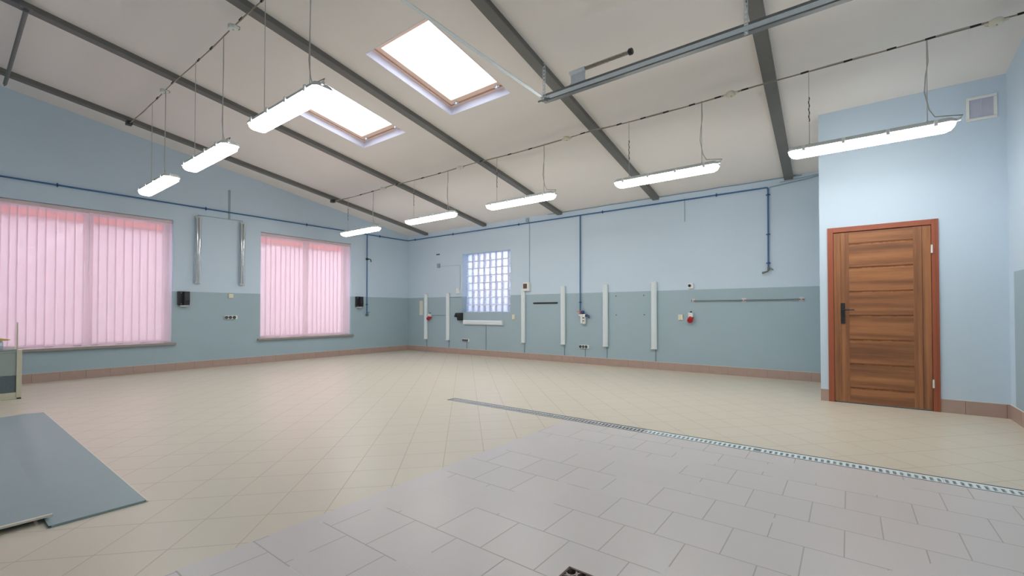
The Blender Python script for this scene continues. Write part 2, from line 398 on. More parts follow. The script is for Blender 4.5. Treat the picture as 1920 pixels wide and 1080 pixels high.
# ceiling with two skylight openings
SKX = [(3.565, 4.675), (5.665, 6.74)]; SY0, SY1 = -5.01, -3.67
c = MB(); slope(c, -0.35, XR+0.3, YN-0.3, SY0, 0, 0.1); slope(c, -0.35, XR+0.3, SY1, 0.35, 0, 0.1)
slope(c, -0.35, SKX[0][0], SY0, SY1, 0, 0.1); slope(c, SKX[0][1], SKX[1][0], SY0, SY1, 0, 0.1); slope(c, SKX[1][1], XR+0.3, SY0, SY1, 0, 0.1)
struct(c.build('ceiling', M_ceil))
for k, (x0, x1) in enumerate(SKX):
    e = bpy.data.objects.new('window_%d' % (k+4), None); C.objects.link(e); ROOT[e.name] = Vector((0,0,0)); e['kind'] = 'structure'
    r = MB()   # white lining
    for (a0, a1, b0, b1) in ((x0, x0+.006, SY0, SY1), (x1-.006, x1, SY0, SY1), (x0+.006, x1-.006, SY1-.006, SY1), (x0+.006, x1-.006, SY0, SY0+.006)):
        slope(r, a0, a1, b0, b1, -0.002, 0.10)
    r.build('lining', M_lilac, e)
    def ringf(mb, i0, i1, d0, d1):
        slope(mb, x0+i0, x0+i1, SY0+i0, SY1-i0, d0, d1); slope(mb, x1-i1, x1-i0, SY0+i0, SY1-i0, d0, d1)
        slope(mb, x0+i1, x1-i1, SY1-i1, SY1-i0, d0, d1); slope(mb, x0+i1, x1-i1, SY0+i0, SY0+i1, d0, d1)
    q = MB(); ringf(q, 0.0, 0.034, 0.10, 0.2); q.build('outer_frame', M_pine, e)
    q = MB(); ringf(q, 0.034, 0.056, 0.122, 0.2); q.build('gasket', M_pined, e)
    q = MB(); ringf(q, 0.056, 0.125, 0.105, 0.17); s_ = q.build('sash', M_pine, e)
    p = MB(); slope(p, x0+.12, x1-.12, SY0+.12, SY1-.12, 0.15, 0.158); p.build('pane', M_pane, s_)
    for hx in (x0+0.17, x1-0.17):
        h = MB(); yy = SY1-0.07
        h.tube([(hx-0.035, yy, cz(yy)+0.095), (hx, yy, cz(yy)+0.08), (hx+0.035, yy, cz(yy)+0.095)], 0.012, 8)
        h.cyl((hx, yy, cz(yy)+0.07), (hx, yy, cz(yy)+0.11), 0.018, 12)
        h.build('latch', M_steel, e)

# skirting of brown tiles
def skirting_x(name, x0, x1, yf, start):
    m = MB(); m.box(x0, x1, yf-0.006, yf, 0, ZB-0.004, 1); m.box(x0, x1, yf-0.012, yf, ZB-0.003, ZB+0.003, 2)
    x = start
    while x < x1:
        a0, a1 = max(x+0.0015, x0), min(x+0.3005, x1)
        if a1 > x0+0.01: m.box(a0, a1, yf-0.011, yf-0.001, 0, ZB-0.003, 0)
        x += 0.302
    return struct(m.build(name, [M_skirt, M_grout, M_mortar]))
def skirting_y(name, y0, y1, xf, sgn, start):
    m = MB(); m.box(xf, xf+sgn*0.006, y0, y1, 0, ZB-0.004, 1); m.box(xf, xf+sgn*0.012, y0, y1, ZB-0.003, ZB+0.003, 2)
    y = start
    while y < y1:
        a0, a1 = max(y+0.0015, y0), min(y+0.3005-0.012, y1)
        if a1 > y0+0.01: m.box(xf+sgn*0.001, xf+sgn*0.011, a0, a1, 0, ZB-0.003, 0)
        y += 0.290
    return struct(m.build(name, [M_skirt, M_grout, M_mortar]))
skirting_x('baseboard_back', 0.0, BX, 0.0, 4.264-0.302*15)
skirting_y('baseboard_left', YN, -0.012, 0.0, 1, -6.675-0.29*11)
skirting_x('baseboard_closet', BX, DX0, BY, BX-0.1)
skirting_x('baseboard_closet', DX1, XR, BY, 10.972-0.11)
skirting_y('baseboard_right', YN, BY-0.012, XR, -1, -1.65-0.29*29)

# ------------------------------------------------------------------ roof beams
BEAMS = [(0.79, 0.70), (2.92, 2.915), (5.11, 5.205), (7.25, 7.42), (9.42, 9.60)]
BLAB = ['grey steel roof beam closest to the left gable wall', 'grey steel roof beam second from the left gable wall',
        'grey steel roof beam running between the two skylights', 'grey steel roof beam that the inner end of the door track hangs from', 'grey steel roof beam closest to the wooden door']
BD = 0.058
for k, (xa, xb) in enumerate(BEAMS):
    m = MB(); y1 = YN; xe = xa + (xb-xa)*abs(YN)/6.2
    # box section with a seam groove along its underside
    slope(m, xa-.062, xa+.062, -0.001, y1, -BD, 0.0, 0, xe-.062, xe+.062)
    slope(m, xa-.058, xa+.058, 0.0, y1, -BD-0.003, -BD, 0, xe-.058, xe+.058)
    if k >= 2: slope(m, xa-.066, xa-.062, -0.001, y1, -0.02, 0.0, 0, xe-.066, xe-.062)
    tag(m.build('roof_beam', M_beam, loc=(xa, -0.0, cz(0))), BLAB[k], 'beam', 'steel roof beams under the sloping ceiling')
# loose tube under the two left beams
m = MB(); m.tube([(0.42, -7.30, 4.305), (0.5, -7.30, 4.305)], 0.008, 8); m.tube([(0.5, -7.30, 4.305), (3.05, -7.325, 4.305)], 0.02, 12)
m.box(2.98, 3.1, -7.37, -7.28, 4.32, 4.345)
tag(m.build('steel_tube', M_beam, loc=(0.5, -7.3, 4.305)), 'short grey steel tube bolted across the undersides of the two leftmost roof beams', 'tube')

# ------------------------------------------------------------------ windows and blinds of the left wall
def window(idx, y0, y1, mull):
    e = bpy.data.objects.new('window_%d' % idx, None); C.objects.link(e); ROOT[e.name] = Vector((0,0,0)); e['kind'] = 'structure'
    m = MB(); xo, xi = -0.30, -0.24
    m.box(xo, xi, y0, y1, WZ0, WZ0+.07); m.box(xo, xi, y0, y1, WZ1-.07, WZ1); m.box(xo, xi, y0, y0+.07, WZ0+.07, WZ1-.07); m.box(xo, xi, y1-.07, y1, WZ0+.07, WZ1-.07)
    for q in mull: m.box(xo, xi, q-.05, q+.05, WZ0+.07, WZ1-.07)
    m.build('window_frame', M_pvc, e)
    edges = [y0+.07]+[v for q in mull for v in (q-.05, q+.05)]+[y1-.07]
    for k in range(0, len(edges), 2):
        p = MB(); p.box(-0.272, -0.268, edges[k], edges[k+1], WZ0+.07, WZ1-.07); p.build('pane', M_pane, e)
    s_ = MB(); s_.box(-0.23, 0.055, y0+.001, y1-.001, WZ0-.001, WZ0+.004)
    s_ = MB(); s_.hexa([(-.20,y0,WZ0),(0.0,y0,WZ0),(0.0,y1,WZ0),(-.20,y1,WZ0),(-.20,y0,WZ0+.02),(0.0,y0,WZ0+.02),(0.0,y1,WZ0+.02),(-.20,y1,WZ0+.02)])
    s_.box(0.0, 0.055, y0-.06, y1+.05, WZ0-.022, WZ0+.02)
    s_.build('window_sill', M_stone, e, bevel=0.004)
window(1, W1[0], W1[1], [-7.33, -6.33]); window(2, W2[0], W2[1], [-2.73])
def blind(label, edges_list, y0, y1, wandy, gaps):
    e = thing('vertical_blind', label, 'blind', (-0.06, (y0+y1)/2, WZ1), 'vertical blinds in the left wall windows')
    h = MB(); h.bbox(-0.085, -0.035, y0+.004, y1-.004, WZ1-.062, WZ1-.004, 0.006, ax='y'); h.build('head_rail', M_head, e)
    # slats: fabric strips slightly turned, each overlapping the next one
    for k in range(len(edges_list)-1):
        a0, a1 = edges_list[k], edges_list[k+1]
        if (k in gaps): continue
        m = MB(); n = 5; ov = 0.018; z0, z1 = WZ0+.035, WZ1-.06
        rows = []
        for zz in (z0, z1):
            rows.append([(-0.066 + 0.014*(i/n), a0+(a1-a0+ov)*i/n - ov*0.5, zz) for i in range(n+1)])
        vs = rows[0]+rows[1]; fs = [(i, i+1, n+2+i, n+1+i) for i in range(n)]
        m.add(vs, fs, 0, True)
        s_ = m.build('blind_slat', M_blind, e)
        if k % 3 == 0:
            c2 = MB(); c2.bbox(-0.078, -0.05, (a0+a1)/2-.04, (a0+a1)/2+.04, z0-.004, z0+.014, 0.003, ax='y'); c2.build('slat_weight', M_head, s_)
    w_ = MB(); w_.tube([(-0.03, wandy, WZ1-.05), (-0.028, wandy, 2.1), (-0.028, wandy-.003, 1.7)], 0.004, 6); w_.build('pull_chain', M_white, e)
big = [-8.34,-8.235,-8.13,-8.025,-7.92,-7.815,-7.71,-7.605,-7.5,-7.395,-7.287,-7.224+.02,-7.126,-7.026,-6.928,-6.838,-6.731,-6.625,-6.522,-6.42,-6.355,-6.302,-6.246,-6.137,-6.038,-5.931,-5.821,-5.722,-5.615,-5.508,-5.407,-5.285]
small = [-3.79,-3.678,-3.576,-3.479,-3.369,-3.269,-3.171,-3.077,-2.974,-2.879,-2.79,-2.664,-2.563,-2.466,-2.361,-2.258,-2.163,-2.063,-1.959,-1.854,-1.745]
blind('wide pink vertical blind in the larger window at the left edge of the view', big, W1[0], W1[1], -6.36, [20])
blind('narrower pink vertical blind in the smaller window nearer the room corner', small, W2[0], W2[1], -2.77, [])

# glass block window
e = bpy.data.objects.new('window_3', None); C.objects.link(e); ROOT[e.name] = Vector((0,0,0)); e['kind'] = 'structure'
m = MB(); nx = nz = 8; bw = (GWX1-GWX0)/nx; bh = (GWZ1-GWZ0)/nz; yb0, yb1 = 0.15, 0.23; jt = 0.012
for i in range(nx+1):
    x = GWX0+i*bw; m.box(max(x-jt, GWX0), min(x+jt, GWX1), yb0+.006, yb1-.006, GWZ0, GWZ1)
for j in range(nz+1):
    z = GWZ0+j*bh; m.box(GWX0, GWX1, yb0+.005, yb1-.005, max(z-jt, GWZ0), min(z+jt, GWZ1))
m.build('mortar_grid', M_bmortar, e)
for i in range(nx):
    for j in range(nz):
        x0, z0 = GWX0+i*bw+jt, GWZ0+j*bh+jt; x1, z1 = x0+bw-2*jt, z0+bh-2*jt
        m = MB(); m.bbox(x0, x1, yb0, yb1, z0, z1, 0.014, ax='y'); m.build('glass_block', M_block, e)

m = MB(); m.box(-1, 10, 3.2, 3.4, -0.3, 1.95); struct(m.build('added_screen', M_screen))  # added screen out of view, darkens the lower half of the glass blocks
# outside: paving, and an added building whose colours turn the blinds pink
m = MB(); m.box(-14, -0.35, -16, 6, -0.3, -0.15); struct(m.build('trim_3', M_pave))
e = thing('backdrop_building', 'added red and pink backdrop building tinting the blinds of the left windows', 'building', (-3.4, -5, -0.15))
m = MB(); m.box(-3.9, -3.4, -16, 6, -0.15, 3.05); m.build('lower_wall', M_pinkwall, e)
m = MB(); m.box(-3.9, -3.3, -16, 6, 3.05, 4.6); m.build('upper_wall', M_redwall, e)

# ------------------------------------------------------------------ wooden door
e = bpy.data.objects.new('door_1', None); C.objects.link(e); e.location = (DX0, BY, 0); ROOT[e.name] = Vector(e.location); e['kind'] = 'structure'
m = MB(); fy = BY-0.018; fb = BY+0.10; fw = 0.058
for (x0, x1, z0, z1) in ((DX0, DX0+fw, 0, DZ), (DX1-fw, DX1, 0, DZ), (DX0+fw, DX1-fw, DZ-fw, DZ)):
    m.box(x0, x1, fy, fb, z0, z1)
m.box(DX0+fw, DX0+fw+.014, BY+.045, fb, 0, DZ-fw); m.box(DX1-fw-.014, DX1-fw, BY+.045, fb, 0, DZ-fw); m.box(DX0+fw, DX1-fw, BY+.045, fb, DZ-fw-.014, DZ-fw)
m.box(DX1-.03, DX1-.022, fy-.004, fy, 0, DZ)
m.build('door_frame', M_frame, e, bevel=0.004)
LX0, LX1, LZ0, LZ1 = DX0+fw+.004, DX1-fw-.004, 0.012, DZ-fw-.008
ly = BY-0.004; leaf = MB(); leaf.box(LX0, LX1, ly+.014, ly+.042, LZ0, LZ1)
leaf.box(LX0, 10.104, ly+.0015, ly+.014, LZ0, LZ1); leaf.box(10.107, 10.184, ly, ly+.014, LZ0, LZ1)
leaf.box(10.762, 10.836, ly, ly+.014, LZ0, LZ1); leaf.box(10.839, LX1, ly+.0015, ly+.014, LZ0, LZ1)
lf = leaf.build('door_leaf', M_stile, e)
gz = [LZ0]+[0.179+0.2813*k for k in range(7)]+[LZ1]
for k in range(8):
    z0, z1 = gz[k]+(.006 if k else 0), gz[k+1]-(.006 if k < 7 else 0)
    m = MB(); c_ = 0.012
    a0 = z0+(c_ if k else 0); a1 = z1-(0.004 if k < 7 else 0)
    m.prism([(ly+.0145, z0), (ly+.0145, z1), (ly+.003, a1), (ly+.003, a0)], 'x', 10.184, 10.762)
    m.build('plank', M_plank[k], lf)
m = MB(); m.bbox(10.100, 10.142, ly-.010, ly, 0.935, 1.178, 0.004, ax='y'); hb = m.build('handle_plate', M_dark, lf)
m = MB(); m.cyl((10.122, ly-.045, 1.098), (10.122, ly-.008, 1.098), 0.011, 12); m.tube([(10.118, ly-.045, 1.098), (10.16, ly-.048, 1.099), (10.232, ly-.045, 1.098)], [0.010, 0.008, 0.007], 10)
m.cyl((10.122, ly-.014, 1.0), (10.122, ly-.008, 1.0), 0.012, 12)
m.build('door_handle', M_dark, lf)
for hz in (0.298, 1.756):
    m = MB(); m.cyl((LX1+.006, fy-.006, hz-.045), (LX1+.006, fy-.006, hz+.045), 0.009, 10); m.build('hinge', M_white, e)
m = MB(); m.box(DX0+fw, DX1-fw, BY, BY+.1, 0.0005, 0.006); m.build('gap_shade_strip', M_dark, e)  # black strip stands in for the dark gap under the leaf

# ventilation grille above the door
e = thing('ventilation_grille', 'white square ventilation grille high on the wall right of the door', 'vent', (11.317, BY, 3.185))
m = MB(); vx0, vx1, vz0, vz1 = 11.200, 11.434, 3.062, 3.313; fr = 0.028
m.box(vx0, vx1, BY-.012, BY, vz0, vz0+fr); m.box(vx0, vx1, BY-.012, BY, vz1-fr, vz1); m.box(vx0, vx0+fr, BY-.012, BY, vz0+fr, vz1-fr); m.box(vx1-fr, vx1, BY-.012, BY, vz0+fr, vz1-fr)
m.build('frame', M_white, e, bevel=0.003)
m = MB(); m.box(vx0+fr, vx1-fr, BY-.002, BY, vz0+fr, vz1-fr)
for k in range(15):
    z = vz0+fr+0.006+k*0.0128; m.hexa([(vx0+fr,BY-.010,z),(vx1-fr,BY-.010,z),(vx1-fr,BY-.002,z+.004),(vx0+fr,BY-.002,z+.004),(vx0+fr,BY-.010,z+.002),(vx1-fr,BY-.010,z+.002),(vx1-fr,BY-.002,z+.006),(vx0+fr,BY-.002,z+.006)])
m.box(11.314, 11.320, BY-.011, BY, vz0+fr, vz1-fr); m.build('louvre_panel', M_vent, e)

# ------------------------------------------------------------------ lit fluorescent lamps
def lamp_proto(ceil_z, chain, cords, label, group, loc):
    x, y, z = loc; e = thing('hanging_lamp', label, 'lamp', loc, group)
    L = 0.635; prof_d = [(-.082, .0), (-.078,-.030), (-.060,-.052), (-.03,-.060), (.03,-.060), (.060,-.052), (.078,-.030), (.082, .0)]
    def ringd(xx, s, zz=1.0): return [(x+xx, y+p*s, z+q*zz) for p, q in prof_d]
    m = MB(); m.loft([ringd(-L, .62, .35), ringd(-L+.02, .86, .75), ringd(-L+.06, 1, 1), ringd(L-.06, 1, 1), ringd(L-.02, .86, .75), ringd(L, .62, .35)])
    m.build('diffuser', M_lamp if chain else M_lamp2, e)
    ph = [(-.088,.0), (-.088,.012), (-.070,.040), (-.035,.050), (.035,.050), (.070,.040), (.088,.012), (.088,.0)]
    def ringh(xx, s, zz=1.0): return [(x+xx, y+p*s, z+q*zz) for p, q in ph]
    m = MB(); m.loft([ringh(-L-.008, .7, .5), ringh(-L+.03, 1, 1), ringh(L-.03, 1, 1), ringh(L+.008, .7, .5)])
    m.build('housing', M_greyp, e)
    for k, xx in enumerate((-.50, -.17, .17, .50)):
        for sy in (-1, 1):
            q = MB(); q.bbox(x+xx-.014, x+xx+.014, y+sy*.094-.008, y+sy*.094+.008, z-.022, z+.03, 0.003, ax='x'); q.build('latch', M_white, e)
    q = MB(); q.cyl((x+L-.02, y-.03, z+.02), (x+L+.035, y-.03, z+.02), 0.014, 12); q.build('cable_gland', M_greyp, e)
    for k, xx in enumerate(cords):
        q = MB(); top = ceil_z
        q.tube([(x+xx, y, z+.045), (x+xx, y, z+.2), (x+xx, y, top)], 0.0035, 6)
        q.tube([(x+xx-.01, y, z+.045), (x+xx, y, z+.075), (x+xx+.01, y, z+.045)], 0.004, 6)
        if chain and k == 0:
            for j in range(7): q.tube([(x+xx, y, z+.28+.035*j), (x+xx+.004*(-1)**j, y, z+.28+.035*j+.015), (x+xx, y, z+.28+.035*j+.03)], 0.005, 6, 1)
        q.build('suspension_cord', [M_cord, M_black], e)
    q = MB(); h = ceil_z-z; xx = cords[-1]
    q.tube([(x+L+.02, y-.03, z+.02), (x+L+.05, y-.03, z+.05), (x+xx+.05, y, z+.09), (x+xx+.012, y, z+.16), (x+xx-.018, y, z+.32), (x+xx-.010, y, z+.45), (x+xx+.010, y, z+h*.75), (x+xx+.004, y, ceil_z)], 0.0045, 6)
    q.build('power_cord', M_cord, e)
    return e
Z1, Z2 = 3.545, 4.10
G1 = 'lit fluorescent lamps hanging in the row along the back wall'; G2 = 'lit fluorescent lamps hanging in the row in front of the skylights'
row1 = [(1.87, 'lit white fluorescent lamp hanging in the room corner, beyond all others of the back row'),
        (4.055, 'lit white fluorescent lamp hanging left above the glass block window'),
        (6.093, 'middle lit fluorescent lamp of the five hanging along the back wall'),
        (8.34, 'lit white fluorescent lamp hanging below the fourth beam, left of the blue pipe elbow'),
        (10.32, 'long bright fluorescent lamp hanging in front of the closet above the wooden door')]
p1 = lamp_proto(Z1, True, (-.455, .455), row1[0][1], G1, (row1[0][0], -2.67, 2.775))
for k, (x, lab) in enumerate(row1):
    o = p1 if k == 0 else copy_tree(p1)
    drop = (0, 0, 0, 0.02, 0.04)[k]; o.location = (x, -2.67, 2.775-drop); o['label'] = lab
    for ch in o.children:      # longer cords where the lamp hangs lower
        if 'cord' in ch.name: ch.scale.z = (Z1-2.775+drop)/(Z1-2.775)
row2 = [(2.36, 2.85, 'smallest lit fluorescent lamp hanging over the wide window, farthest of the front row'),
        (4.25, 2.85, 'lit white fluorescent lamp hanging second in the front row before the gable wall'),
        (6.11, 2.89, 'large lit fluorescent lamp overlapping the lower skylight'),
            (10.4, 2.86, 'added lit fluorescent lamp out of view above the viewpoint, for extra light')]  # last lamp is out of view, added to brighten the room
p2 = lamp_proto(Z2, False, (-.45, .40), row2[0][2], G2, (row2[0][0], -6.06, 2.85))
for k, (x, z, lab) in enumerate(row2):
    o = p2 if k == 0 else copy_tree(p2)
    o.location = (x, -6.06, z); o['label'] = lab
    for ch in o.children:
        if 'cord' in ch.name: ch.scale.z = (Z2-z)/(Z2-2.85)
for ch, dx in zip([c for c in p2.children if c.name.startswith('suspension_cord')], (.15, -.10)): ch.location.x += dx
for ch in [c for c in p2.children if c.name.startswith('power_cord')]: ch.location.x -= .10

# supply wires strung under the beams
def wire(label, y, z, boxes, ties, x0, x1):
    e = thing('overhead_cable', label, 'cable', (x0, y, z), 'cables strung under the beams to feed the lamps')
    xs = [b_[0] for b_ in BEAMS]; pts = []
    n = int((x1-x0)/0.15)
    def sag(x):
        k = [i for i in range(len(xs)-1) if xs[i] <= x <= xs[i+1]]
        if not k: return 0.0
        u = (x-xs[k[0]])/(xs[k[0]+1]-xs[k[0]]); return -0.02*4*u*(1-u)
    pts = [(x0+(x1-x0)*i/n, y, z+sag(x0+(x1-x0)*i/n)) for i in range(n+1)]
    m = MB(); m.tube(pts, 0.006, 6); m.build('steel_wire', M_wire, e)
    m = MB(); m.tube([(p[0], y+.008+.004*math.sin(p[0]*9), p[2]+.010+0.004*math.sin(p[0]*7)) for p in pts], 0.006, 6); m.build('supply_cable', M_cord, e)
    for tx in ties:
        m = MB(); zz = z+sag(tx); m.cyl((tx-.035, y, zz+.003), (tx+.035, y, zz+.005), 0.010, 8); m.build('cable_tie', M_black, e)
    m = MB(); m.box(x0-.13, x0-.03, y-.035, y+.035, z-.02, z+.04); m.build('end_clamp', M_dark, e)
    return e
wire('cable strung under the beams over the back row of lamps', -2.67, Z1, [], [1.9,2.3,3.1,3.85,4.3,5.3,5.9,6.3,7.204,7.749,8.078,8.371,8.687,8.979,9.262,9.83,10.195,10.529,10.802,11.095,11.38], 0.89, XR)
wire('cable strung under the beams over the front row of lamps near the skylights', -6.06, Z2, [], [2.3,2.95,3.9,4.3,5.1,5.6,6.3,6.9,7.6,8.3,8.9,9.6,10.3], 0.89, XR)
def jbox(x, y, z, col, label):
    e = thing('junction_box', label, 'junction box', (x, y, z), 'round junction boxes on the overhead cables')
    m = MB(); m.tube([(x, y, z-.022), (x, y, z-.018), (x, y, z+.018), (x, y, z+.022)], [.040, .046, .046, .042], 20)
    for s_ in (-1, 1): m.cyl((x+s_*.04, y, z), (x+s_*.075, y, z), 0.012, 10)
    m.build('box_body', col, e)
    m = MB(); m.tube([(x-.07, y+.01, z), (x-.05, y+.05, z+.01), (x, y+.062, z+.012), (x+.05, y+.045, z+.01), (x+.07, y+.01, z)], 0.004, 6); m.cyl((x+.004, y, z-.027), (x+.004, y, z-.02), 0.006, 8)
    m.build('wire_loop', M_wire, e)
for x, c_, l_ in ((2.65, M_white, 'round junction box on the back cable between the first two beams'), (4.81, M_white, 'round junction box on the back cable just left of the middle beam'),
              (6.94, M_cream_p, 'round junction box on the back cable just left of the fourth beam'), (9.115, M_cream_p, 'round cream junction box on the back cable left of the beam nearest the door'),
              (11.22, M_cream_p, 'large round cream junction box in the upper right corner of the view')):
    jbox(x, -2.67, Z1-.012, c_, l_)
for x, l_ in ((2.60, 'round junction box on the front cable between the two leftmost beams'), (4.90, 'round junction box on the front cable left of the middle beam, near the top edge')):
    jbox(x, -6.06, Z2-.01, M_white, l_)

# ------------------------------------------------------------------ sectional door track
ty = -3.9
e = thing('door_track', 'long galvanised ceiling door track with a cross bar, hanging from two beams at upper right', 'track', (7.41, ty, 3.48))
m = MB(); x0, x1 = 7.405, XR; zb, zt = 3.447, 3.522
m.prism([(ty+.03, zb), (ty+.03, zt), (ty+.026, zt), (ty+.026, zb+.004), (ty-.022, zb+.004), (ty-.022, zb+.042), (ty-.026, zb+.042), (ty-.026, zb)], 'x', x0, x1)
m.prism([(ty+.03, zt), (ty-.010, zt), (ty-.010, zt-.010), (ty-.006, zt-.010), (ty-.006, zt-.004), (ty+.03, zt-.004)], 'x', x0, x1)
m.box(x0, x1, ty-.024, ty+.03, zb-.014, zb-.0005, 1); m.box(x0, x1, ty-.018, ty-.012, zt-.030, zt-.0045, 1)  # darker strips stand in for the shaded underside and top edge
m.build('track_channel', [M_steel, M_steeld], e)
m = MB(); m.prism([(7.395, 3.47), (7.435, 3.47), (7.435, 3.475), (7.400, 3.475), (7.400, 3.505), (7.395, 3.505)], 'y', ty-.01, YN+1.5); m.build('cross_bar', M_steel, e)
m = MB(); m.cyl((7.34, ty-.02, 3.455), (7.46, ty-.02, 3.455), 0.010, 10); m.box(7.40, 7.50, ty-.04, ty-.02, 3.43, 3.45); m.cyl((7.46, ty-.045, 3.44), (7.46, ty-.01, 3.44), .018, 10); m.build('end_bracket', M_steeld, e)
def strap(x, ztop, zbot, name):
    m = MB(); n = int((ztop-zbot)/0.04); wv = 0.013
    for s_ in (-1, 1): m.box(x+s_*wv-.003, x+s_*wv+.003, ty-.034, ty-.030, zbot, ztop)
    for k in range(n+1):
        z = zbot+k*(ztop-zbot)/n; m.box(x-wv+.003, x+wv-.003, ty-.034, ty-.030, max(z-.008, zbot), min(z+.008, ztop))
    m.cyl((x, ty-.045, zbot+.02), (x, ty-.02, zbot+.02), 0.008, 8)
    m.build(name, M_steel, e)
strap(7.427, cz(ty)-.01, 3.44, 'hanger_strap'); strap(9.497, cz(ty)-.03, 3.41, 'hanger_strap')
m = MB(); m.box(7.765, 7.94, ty-.012, ty-.006, 3.515, 3.62); m.box(7.765, 7.94, ty-.030, ty+.01, 3.515, 3.528); m.box(7.85, 7.856, ty-.016, ty-.010, 3.53, 3.615)
m.tube([(7.755, ty-.01, 3.643), (7.94, ty-.01, 3.643)], 0.024, 14); m.build('bumper_bracket', M_steel, e)
m = MB(); pts = []
for i in range(34*10+1):
    t = i/10.0; a = 2*math.pi*t; pts.append((7.94+0.49*t/34, ty-.01+.017*math.cos(a), 3.643+.017*math.sin(a)))
m.tube(pts, 0.0042, 5); m.cyl((7.94, ty-.01, 3.643), (8.43, ty-.01, 3.643), 0.011, 10); m.build('bumper_spring', M_spring, e)
m = MB(); m.tube([(8.43, ty-.01, 3.643), (8.436, ty-.01, 3.643), (8.466, ty-.01, 3.643), (8.472, ty-.01, 3.643)], [.026, .032, .032, .026], 14); m.build('rubber_stop', M_dark, e)

# ------------------------------------------------------------------ compressed-air pipes
ZP = 3.087; pr = 0.013; off = 0.028
e = thing('air_pipe', 'dark blue air pipe running high along both walls, with three vertical drops', 'pipe', (off, -off, ZP))
m = MB(); m.tube([(off, YN+.02, ZP), (off, -off-.03, ZP), (off+.008, -off-.008, ZP), (off+.03, -off, ZP), (9.10, -off, ZP), (9.122, -off, ZP-.006), (9.13, -off, ZP-.03), (9.126, -off, 1.80)], pr, 12)
m.build('main_pipe', M_blue, e)
m = MB(); m.tube([(5.632, -off, ZP), (5.626, -off, 1.10)], pr*.95, 12); m.build('drop_pipe', M_blue, e)
m = MB(); m.tube([(off, -1.31, ZP), (off, -1.306, 1.02)], pr*.9, 12); m.build('drop_pipe', M_blue, e)
def clip(p, ax):
    m = MB(); x, y, z = p
    d = {'x': (.012, 0, 0), 'y': (0, .012, 0), 'z': (0, 0, .012)}[ax]
    m.cyl((x-d[0], y-d[1], z-d[2]), (x+d[0], y+d[1], z+d[2]), pr+.007, 12)
    if ax == 'y' or (ax == 'z' and x < .1): m.box(0.0005, x, y-.006, y+.006, z-.006, z+.006); m.box(x-.006, x+.006, y-.006, y+.006, z-.034, z+.034) if ax == 'y' else m.box(x-.006, x+.006, y-.034, y+.034, z-.006, z+.006)
    else: m.box(x-.006, x+.006, y, -.0005, z-.006, z+.006); m.box(x-.006, x+.006, y-.006, y+.006, z-.03, z+.03) if ax == 'x' else m.box(x-.034, x+.034, y-.006, y+.006, z-.006, z+.006)
    m.build('pipe_clip', M_blued, e)
for y in (-8.7, -6.733, -4.785, -2.854, -0.936): clip((off, y, ZP), 'y')
for x in (0.342, 1.85, 4.007, 6.152, 8.335): clip((x, -off, ZP), 'x')
for x, z in ((9.13, 2.966), (9.128, 2.324), (9.126, 1.86), (5.628, 1.272)): clip((x, -off, z), 'z')
clip((off, -1.306, 1.269), 'z')
m = MB(); m.tube([(off, -1.31, 2.45), (off+.01, -1.27, 2.45), (off+.01, -1.21, 2.448), (off+.01, -1.20, 2.38)], 0.011, 8); m.box(off-.016, off+.016, -1.335, -1.285, 2.42, 2.47); m.build('tap', M_dark, e)
m = MB(); m.box(off-.02, off+.02, -1.33, -1.28, 0.975, 1.03); m.tube([(off+.02, -1.30, 1.06), (off+.03, -1.24, 1.07)], 0.007, 8); m.build('tap', M_steeld, e)
m = MB(); m.cyl((9.126, -off, 1.80), (9.126, -off, 1.745), 0.017, 12); m.tube([(9.126, -off, 1.76), (9.12, -off-.03, 1.725), (9.06, -off-.05, 1.705)], 0.014, 10); m.tube([(9.13, -off-.01, 1.77), (9.17, -off-.03, 1.765), (9.20, -off-.035, 1.745)], 0.010, 8); m.cyl((9.04, -off-.05, 1.703), (9.075, -off-.05, 1.706), .018, 12)
m.build('tap', M_steeld, e)
m = MB(); m.box(5.56, 5.63, -off-.03, -off-.018, 1.075, 1.092); m.cyl((5.626, -off-.005, 1.10), (5.626, -off-.005, 1.03), .017, 10); m.build('shut_off_lever', M_pinkred, e)
# pressure regulator
e = thing('pressure_regulator', 'white twin air regulator with blue knob below the long blue pipe drop', 'regulator', (5.70, -.03, 0.94))
m = MB(); m.bbox(5.655, 5.70, -.075, -.015, 0.835, 1.03, .008, ax='z'); m.bbox(5.705, 5.765, -.08, -.015, 0.825, 1.03, .008, ax='z'); m.tube([(5.60, -.03, 1.01), (5.63, -.045, 1.0), (5.66, -.045, .99)], 0.014, 8); m.build('regulator_body', M_white, e)
m = MB(); m.tube([(5.695, -.045, 1.03), (5.695, -.045, 1.04), (5.695, -.045, 1.085), (5.695, -.045, 1.10)], [.03, .036, .036, .024], 14); m.build('pressure_knob', M_blued, e)
m = MB(); m.tube([(5.765, -.045, 1.0), (5.81, -.05, 1.0), (5.85, -.06, .985), (5.86, -.065, .94)], [.026, .022, .016, .01], 10); m.build('outlet_valve', M_blued, e)
m = MB(); m.cyl((5.735, -.086, .95), (5.735, -.078, .95), .016, 12); m.cyl((5.735, -.086, .89), (5.735, -.078, .89), .014, 12); m.box(5.70, 5.706, -.07, -.03, .84, 1.02); m.build('gauge', M_rust, e)

